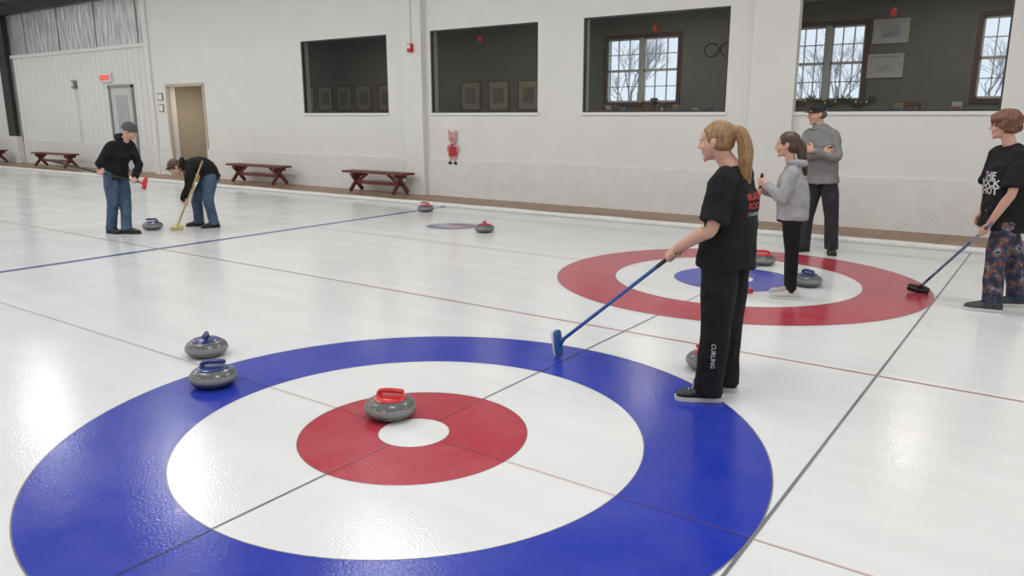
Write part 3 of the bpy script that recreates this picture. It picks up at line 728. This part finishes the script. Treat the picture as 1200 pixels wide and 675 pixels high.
# --- woman
base=(1.09,1.48);rot=.353
ST=V((-.23,0,.89));Sd=V((-1.05,.47,.10));sdir=(ST-Sd).normalized()
PW=dict(F=(-.93,.37),s=.97,
  spine=[(.035,0,.88),(.05,.0,1.04),(.045,.0,1.2),(.04,.0,1.325),(.02,.0,1.385)],
  tw=[(.185,.150),(.170,.140),(.178,.145),(.125,.085),(.062,.062)],
  head=(-.06,.01,1.512),hF=(-1,.3,-.12),hs=.98,
  shL=(-.015,-.150,1.295),shR=(.085,.155,1.30),elL=(-.055,-.215,1.045),elR=(-.0,.20,1.04),
  handL=('grip',ST+sdir*.03,sdir),handR=('grip',ST-sdir*.075,sdir),
  hipL=(.005,-.085,.85),hipR=(.07,.085,.85),knL=(.0,-.095,.46),knR=(.065,.085,.46),anL=(-.025,-.11,.08),anR=(.065,.11,.08),toeL=(-1,-.12),toeR=(-1,.25),
  brow=m_blond,vb=.0042,vx=.006,
  pants=dict(m=m_blk2,r=[.105,.105,.088,.082,.086],hem=-.035),
  top=dict(m=m_blk,hem=(.03,0,.80),hw=(.195,.160),sl='short',slen=.86,sr=.076,collar=False),
  shoes=[m_shblk,m_solew,m_solew],fs=1.0)
root,M,hs,top=person("woman",base,rot,PW)
a=Acc();a.M=M@Matrix.Scale(hs,4)
a.ell((0,-.024,.038),(.080,.098,.085),n=24,m=16);a.ell((0,-.085,.055),(.04,.04,.04));a.ell((0,-.04,.0),(.078,.07,.07),n=20,m=14)
a.tube([(0,-.11,.06),(0,-.15,.03),(0,-.165,-.06),(0,-.16,-.16),(0,-.15,-.27),(0,-.14,-.36)],[.03,.038,.042,.040,.030,.010],n=14,sub=4)
a.M=None;a.remesh("hair",m_blond,.005,3,root,amp=.004,freq=25)
strands("hair_strands",root,M,hs,m_blond,[((0,-.10,.065),.014),((0,-.155,.035),.035),((0,-.172,-.06),.046),((0,-.166,-.17),.046),((0,-.155,-.28),.040),((0,-.14,-.40),.03)],70,.03,.0045)
a=Acc();a.M=M@Matrix.Scale(hs,4);a.tube([(.024*math.cos(t),-.118+.008*math.sin(t),.055+.024*math.sin(t)) for t in [k*math.pi/8 for k in range(17)]],.006,n=8,sub=1);a.obj("hair_tie",m_black,root,smooth=True)
decal("BLACK\nROCK",root,top,(.16,-.06,1.19),(.75,.66,0),(0,0,1),(-.66,.75,0),.05,m_prr,"back_print",bold=.001)
decal("( CURLING )",root,top,(.16,-.06,1.12),(.75,.66,0),(0,0,1),(-.66,.75,0),.026,m_prw,"back_print")
decal("CURLING",root,PW['_pants'],(.0,-.1,.30),(0,0,-1),(1,0,0),(.1,1,0),.035,m_prw,"leg_print")
a=Acc();wc=V((-.125,-.125,.975));a.tube([(wc+V((.0,.027*math.cos(t),.027*math.sin(t)))) for t in [k*math.pi/8 for k in range(17)]],.006,n=8,sub=1);
a.obj("wristband",m_hb,root,smooth=True)
Mw=loc2w(base,rot)
broom(Mw@V((-1.06,.475,.105)),Mw@(ST+sdir*.10),mat("broom_shaft_blue",(.02,.09,.32),.3,coat=.3),mat("broom_head_blue",(.03,.10,.30),.4),mat("broom_pad",(.6,.62,.66),.7),Mw.to_3x3()@V((-.12,0,1)),.19)

# --- girl
base=(.68,4.34);rot=.272
Gt=V((-.28,-.04,1.13));Gb=V((-.37,.09,.05));gd=(Gt-Gb).normalized()
root,M,hs,top=person("girl",base,rot,dict(F=(-.97,.12),s=.86,
  spine=[(.0,0,.77),(.0,.0,.92),(-.02,.0,1.06),(-.02,.0,1.17),(-.035,.0,1.22)],
  tw=[(.155,.140),(.150,.135),(.155,.130),(.115,.082),(.06,.06)],
  head=(-.085,0,1.395),hF=(-1,.05,-.05),hs=.98,
  shL=(-.03,-.130,1.145),shR=(-.01,.130,1.15),elL=(-.09,-.18,.93),elR=(-.07,.18,.93),
  handL=('grip',Gb+gd*1.03,gd),handR=('grip',Gb+gd*.93,gd),
  hipL=(.0,-.075,.74),hipR=(.01,.075,.74),knL=(.03,-.08,.40),knR=(.02,.08,.41),anL=(.045,-.075,.08),anR=(.03,.09,.08),toeL=(-1,-.05),toeR=(-1,.2),
  brow=m_brown,vb=.005,vx=.007,
  pants=dict(m=m_blk2,r=[.082,.076,.056,.054,.042],hem=-.02,amp=.003,amp2=.002),
  top=dict(m=m_grey,hem=(.0,0,.735),hw=(.155,.140),sl='long',sr=.062,hood=True),
  shoes=[m_shw,m_solew,m_prr],fs=.95))
a=Acc();a.M=M@Matrix.Scale(hs,4)
a.ell((0,-.022,.036),(.080,.100,.087),n=24,m=16);a.ell((0,-.05,-.01),(.079,.06,.075),n=20,m=14)
a.tube([(0,-.10,.02),(0,-.125,-.02),(0,-.13,-.09),(0,-.14,-.17),(0,-.15,-.25)],[.035,.045,.045,.035,.012],n=14,sub=4)
a.M=None;a.remesh("hair",m_brown,.006,3,root,amp=.004,freq=25)
strands("hair_strands",root,M,hs,m_brown,[((0,-.08,.05),.03),((0,-.125,-.01),.045),((0,-.138,-.10),.048),((0,-.15,-.19),.042),((0,-.16,-.28),.03)],50,.03,.0045)
Mw=loc2w(base,rot)
broom(Mw@(Gb+V((0,0,-.02))),Mw@Gt,m_black,m_hr,m_prr,Mw.to_3x3()@V((.8,-.6,0)),.17)

# --- man
base=(.31,6.98);rot=.237
root,M,hs,top=person("man",base,rot,dict(F=(-.45,-.89),s=1.04,
  spine=[(-.04,0,.95),(-.05,.0,1.12),(-.08,.0,1.30),(-.09,.0,1.455),(-.12,.0,1.515)],
  tw=[(.178,.145),(.170,.14),(.178,.14),(.135,.09),(.066,.066)],
  head=(-.155,-.01,1.655),hF=(-.93,-.36,-.05),hs=1.05,
  shL=(.060,-.07,1.42),shR=(-.235,.08,1.42),elL=(.105,-.19,1.17),elR=(-.285,-.03,1.17),
  handL=('relax',(-.165,-.245,1.25),(-.8,.45,.2),(.2,.95,0)),handR=('relax',(-.06,-.245,1.22),(.9,.1,.12),(.1,.95,0)),
  hipL=(.04,-.04,.88),hipR=(-.11,.04,.88),knL=(.10,-.04,.48),knR=(-.17,.03,.48),anL=(.13,-.02,.085),anR=(-.19,.02,.085),toeL=(.1,-1),toeR=(-.75,-.65),
  brow=m_hairg,vb=.006,vx=.008,
  pants=dict(m=m_char,r=[.095,.098,.082,.076,.080],hem=-.03),
  top=dict(m=m_jk,hem=(-.035,0,.85),hw=(.198,.165),sl='long',sr=.064,collar=True,amp=.006,amp2=.005),
  shoes=[m_shblk,m_soleb,m_shblk],fs=1.05))
a=Acc();a.M=M@Matrix.Scale(hs,4);a.ell((0,-.03,.0),(.077,.08,.055),n=20,m=12);a.ell((0,-.01,.03),(.077,.094,.04),n=20,m=12);a.M=None;a.remesh("hair",m_hairg,.006,2,root)
a=Acc();a.M=M@Matrix.Scale(hs,4)
a.lathe([(.087,.04),(.090,.055),(.086,.085),(.072,.112),(.045,.130),(.015,.137)],0,c=(0,-.008,0),n=32)
vs=[];nn=14
for k in range(nn+1):
    t=math.pi*(.12+.76*k/nn);vs.append((.085*math.cos(t),-.010+.085*math.sin(t),.045))
for k in range(nn+1):
    t=math.pi*(.12+.76*k/nn);vs.append((.075*math.cos(t),.055+.095*math.sin(t),.036))
vs+=[(x,y,z_-.006) for x,y,z_ in vs];q=nn+1
fs=[(k,k+1,k+1+q,k+q) for k in range(nn)]+[(2*q+k,2*q+k+q,2*q+k+1+q,2*q+k+1) for k in range(nn)]+[(q+k,q+k+1,3*q+k+1,3*q+k) for k in range(nn)]
a.add(vs,fs,0);a.ell((0,-.008,.137),(.007,.007,.004),0);a.M=None
a.obj("baseball_cap",mat("cap_black",(.015,.015,.018),.8,noise_amt=.2),root,smooth='auto')

# --- boy on the right
base=(2.27,4.98);rot=.053
Hh=V((-.125,-.255,.70));Bb=V((-.595,.292,.045));bd=(Hh-Bb).normalized()
root,M,hs,top=person("teenage_boy",base,rot,dict(F=(-.88,-.47),s=.98,
  spine=[(.02,0,.86),(.01,.0,1.03),(.0,.0,1.20),(.0,.0,1.345),(-.015,.0,1.405)],
  tw=[(.200,.175),(.195,.165),(.20,.155),(.14,.095),(.065,.065)],
  head=(-.075,0,1.565),hF=(-1,-.1,-.02),hs=1.0,
  shL=(.075,-.160,1.31),shR=(-.085,.155,1.31),elL=(.045,-.275,1.035),elR=(-.13,.22,1.04),
  handL=('grip',Hh,bd),handR=('relax',(-.16,.2,.80),(-.1,0,-1),(.5,-.6,0)),
  hipL=(.045,-.09,.83),hipR=(.0,.09,.83),knL=(-.01,-.15,.44),knR=(.12,.12,.44),anL=(.01,-.17,.08),anR=(.19,.17,.08),toeL=(-1,-.05),toeR=(-.85,-.3),
  brow=m_aub,vb=.005,vx=.007,
  pants=dict(m=m_galaxy,r=[.10,.098,.082,.078,.075],hem=-.01),
  top=dict(m=m_blk,hem=(.01,0,.70),hw=(.205,.180),sl='short',slen=.90,sr=.084,collar=False),
  shoes=[m_shg,m_solew,m_hb],fs=1.1))
a=Acc();a.M=M@Matrix.Scale(hs,4)
a.ell((0,-.02,.052),(.105,.118,.085),n=24,m=16);a.ell((0,-.05,.01),(.100,.085,.075),n=20,m=14);a.ell((0,.066,.060),(.07,.038,.030))
for q in (-1,1): a.ell((q*.08,.0,.015),(.028,.05,.05))
a.M=None;a.remesh("hair",m_aub,.006,3,root,amp=.014,freq=16,amp2=.008,freq2=28)
decal("THE\nROCK\nSHOT",root,top,(-.18,-.12,1.09),(.62,-.78,0),(0,0,1),(.88,.47,0),.085,m_prw,"shirt_print",space=.75,bold=.002)
Mw=loc2w(base,rot)
broom(Mw@Bb,Mw@(Hh+bd*.12),mat("broom_shaft_navy",(.02,.05,.16),.3,coat=.3,col2=(.25,.28,.33),nscale=9),m_black,m_black,Mw.to_3x3()@V((.55,.1,-.1)),.19,grip=False)

# --- far curler with beanie carrying broom
base=(-8.38,2.85);rot=1.096
a0=V((-.72,-.20,1.06));b0=V((.38,-.40,.73));sd_=(b0-a0).normalized()
def on(t): return a0+(b0-a0)*t
root,M,hs,top=person("man_in_beanie",base,rot,dict(F=(.65,-.76),s=1.0,
  spine=[(.04,0,.84),(.06,-.02,1.0),(.12,-.06,1.15),(.17,-.09,1.27),(.20,-.11,1.32)],
  tw=[(.165,.135),(.16,.14),(.175,.145),(.13,.092),(.066,.066)],
  head=(.275,-.16,1.44),hF=(.75,-.45,-.45),hs=1.02,hU=(.2,-.2,1),
  shR=(.01,-.17,1.24),shL=(.26,.03,1.24),elR=(-.145,-.21,1.02),elL=(.34,-.08,.98),
  handR=('grip',on(.52),-sd_),handL=('grip',on(.88),sd_),
  hipR=(-.03,-.05,.82),hipL=(.11,.06,.82),knR=(-.04,-.06,.44),knL=(.12,-.02,.44),anR=(-.10,.02,.08),anL=(.10,-.14,.08),toeL=(.9,-.5),toeR=(.6,-.8),
  brow=m_hairg,vb=.006,vx=.009,
  pants=dict(m=m_jean,r=[.10,.094,.078,.070,.074],hem=-.03,amp2=.004),
  top=dict(m=m_blk,hem=(.04,0,.77),hw=(.175,.148),sl='long',sr=.068,hood=True),
  shoes=[m_shblk,m_soleb,m_shblk],fs=1.05))
a=Acc();a.M=M@Matrix.Scale(hs,4);a.ell((0,-.02,.048),(.086,.102,.082),n=24,m=16);a.tube([(.083*math.cos(t),-.018+.098*math.sin(t),.028+.012*math.sin(t)) for t in [k*math.pi/10 for k in range(21)]],.014,n=10,sub=1);a.M=None
a.remesh("beanie",mat("beanie_knit",(.10,.10,.105),.9,noise_amt=.3,nscale=60,bump=.5,bscale=120),.006,2,root)
Mw=loc2w(base,rot)
broom(Mw@b0,Mw@a0,m_black,m_hr,m_prr,Mw.to_3x3()@V((.25,0,1)),.17)

# --- far sweeper bending
base=(-7.94,3.91);rot=1.005
t0=V((-.36,-.24,.045));t1=V((.07,-.27,1.0));td=(t1-t0).normalized()
def on2(z_): return t0+(t1-t0)*((z_-t0.z)/(t1.z-t0.z))
root,M,hs,top=person("sweeping_curler",base,rot,dict(F=(-1,-.12),s=.97,
  spine=[(.17,0,.76),(.12,.0,.88),(.0,.0,.93),(-.12,.0,.925),(-.19,.0,.905)],
  tw=[(.17,.135),(.17,.13),(.185,.135),(.14,.09),(.062,.062)],
  head=(-.31,-.03,.90),hF=(-.55,-.25,-.8),hU=(-1,-.1,.5),hs=1.0,
  shL=(-.11,-.165,.87),shR=(-.10,.165,.875),elL=(-.15,-.235,.62),elR=(-.12,.10,.63),
  handL=('grip',on2(.40),td),handR=('grip',on2(.58),td),
  hipL=(.16,-.09,.72),hipR=(.14,.09,.72),knL=(.11,-.14,.42),knR=(-.05,.10,.42),anL=(.16,-.14,.08),anR=(-.05,.13,.08),toeL=(-1,-.1),toeR=(-1,.1),
  brow=m_brown,vb=.006,vx=.009,
  pants=dict(m=m_jean,r=[.108,.096,.080,.072,.074],hem=-.03,amp2=.004),
  top=dict(m=m_blk,hem=(.20,0,.70),hw=(.175,.14),sl='long',sr=.070,hood=True),
  shoes=[m_shblk,m_soleb,m_shblk],fs=1.0))
a=Acc();a.M=M@Matrix.Scale(hs,4)
a.ell((0,-.022,.040),(.084,.102,.086),n=24,m=16);a.ell((0,-.04,.0),(.083,.075,.07),n=20,m=14);a.ell((0,.055,.085),(.06,.035,.02));a.M=None;a.remesh("hair",m_brown,.006,3,root,amp=.008,freq=20,amp2=.004,freq2=30)
Mw=loc2w(base,rot)
broom(Mw@t0,Mw@t1,mat("broom_shaft_wood",(.45,.33,.14),.5,noise_amt=.2),mat("broom_head_yellow",(.55,.42,.12),.5),m_paper,Mw.to_3x3()@V((.9,.3,0)),.18,grip=False)

# ------------------------------------------------------------------ lights
for x in (-27,-21.5,-16,-10.5,-5,0.5,5.5):
    for y in (-5,0,4.6):
        e=empty("ceiling_light",(x,y,5.28));a=Acc();a.box((-.75,-.2,0),(.75,.2,.12));a.obj("housing",m_white,e)
        ld=bpy.data.lights.new("lamp","AREA");ld.shape='RECTANGLE';ld.size=1.5;ld.size_y=.4;ld.energy=76;ld.color=(1,.995,.985)
        lo=bpy.data.objects.new("lamp",ld);COL.objects.link(lo);lo.parent=e;lo.location=(0,0,-.01)
for x,en in ((-12,11),(-8,11),(-4,22),(1,24)):
    ld=bpy.data.lights.new("lounge_lamp","AREA");ld.size=.5;ld.energy=en;ld.color=(1,.88,.72)
    lo=bpy.data.objects.new("lounge_lamp",ld);COL.objects.link(lo);lo.location=(x,11.2,3.85)
ld=bpy.data.lights.new("alcove_fill","AREA");ld.size=.4;ld.energy=18;ld.color=(1,.92,.8)  # added fill light to brighten the alcove interior, no real fixture
lo=bpy.data.objects.new("alcove_fill",ld);COL.objects.link(lo);lo.location=(-16.8,10.2,2.55)
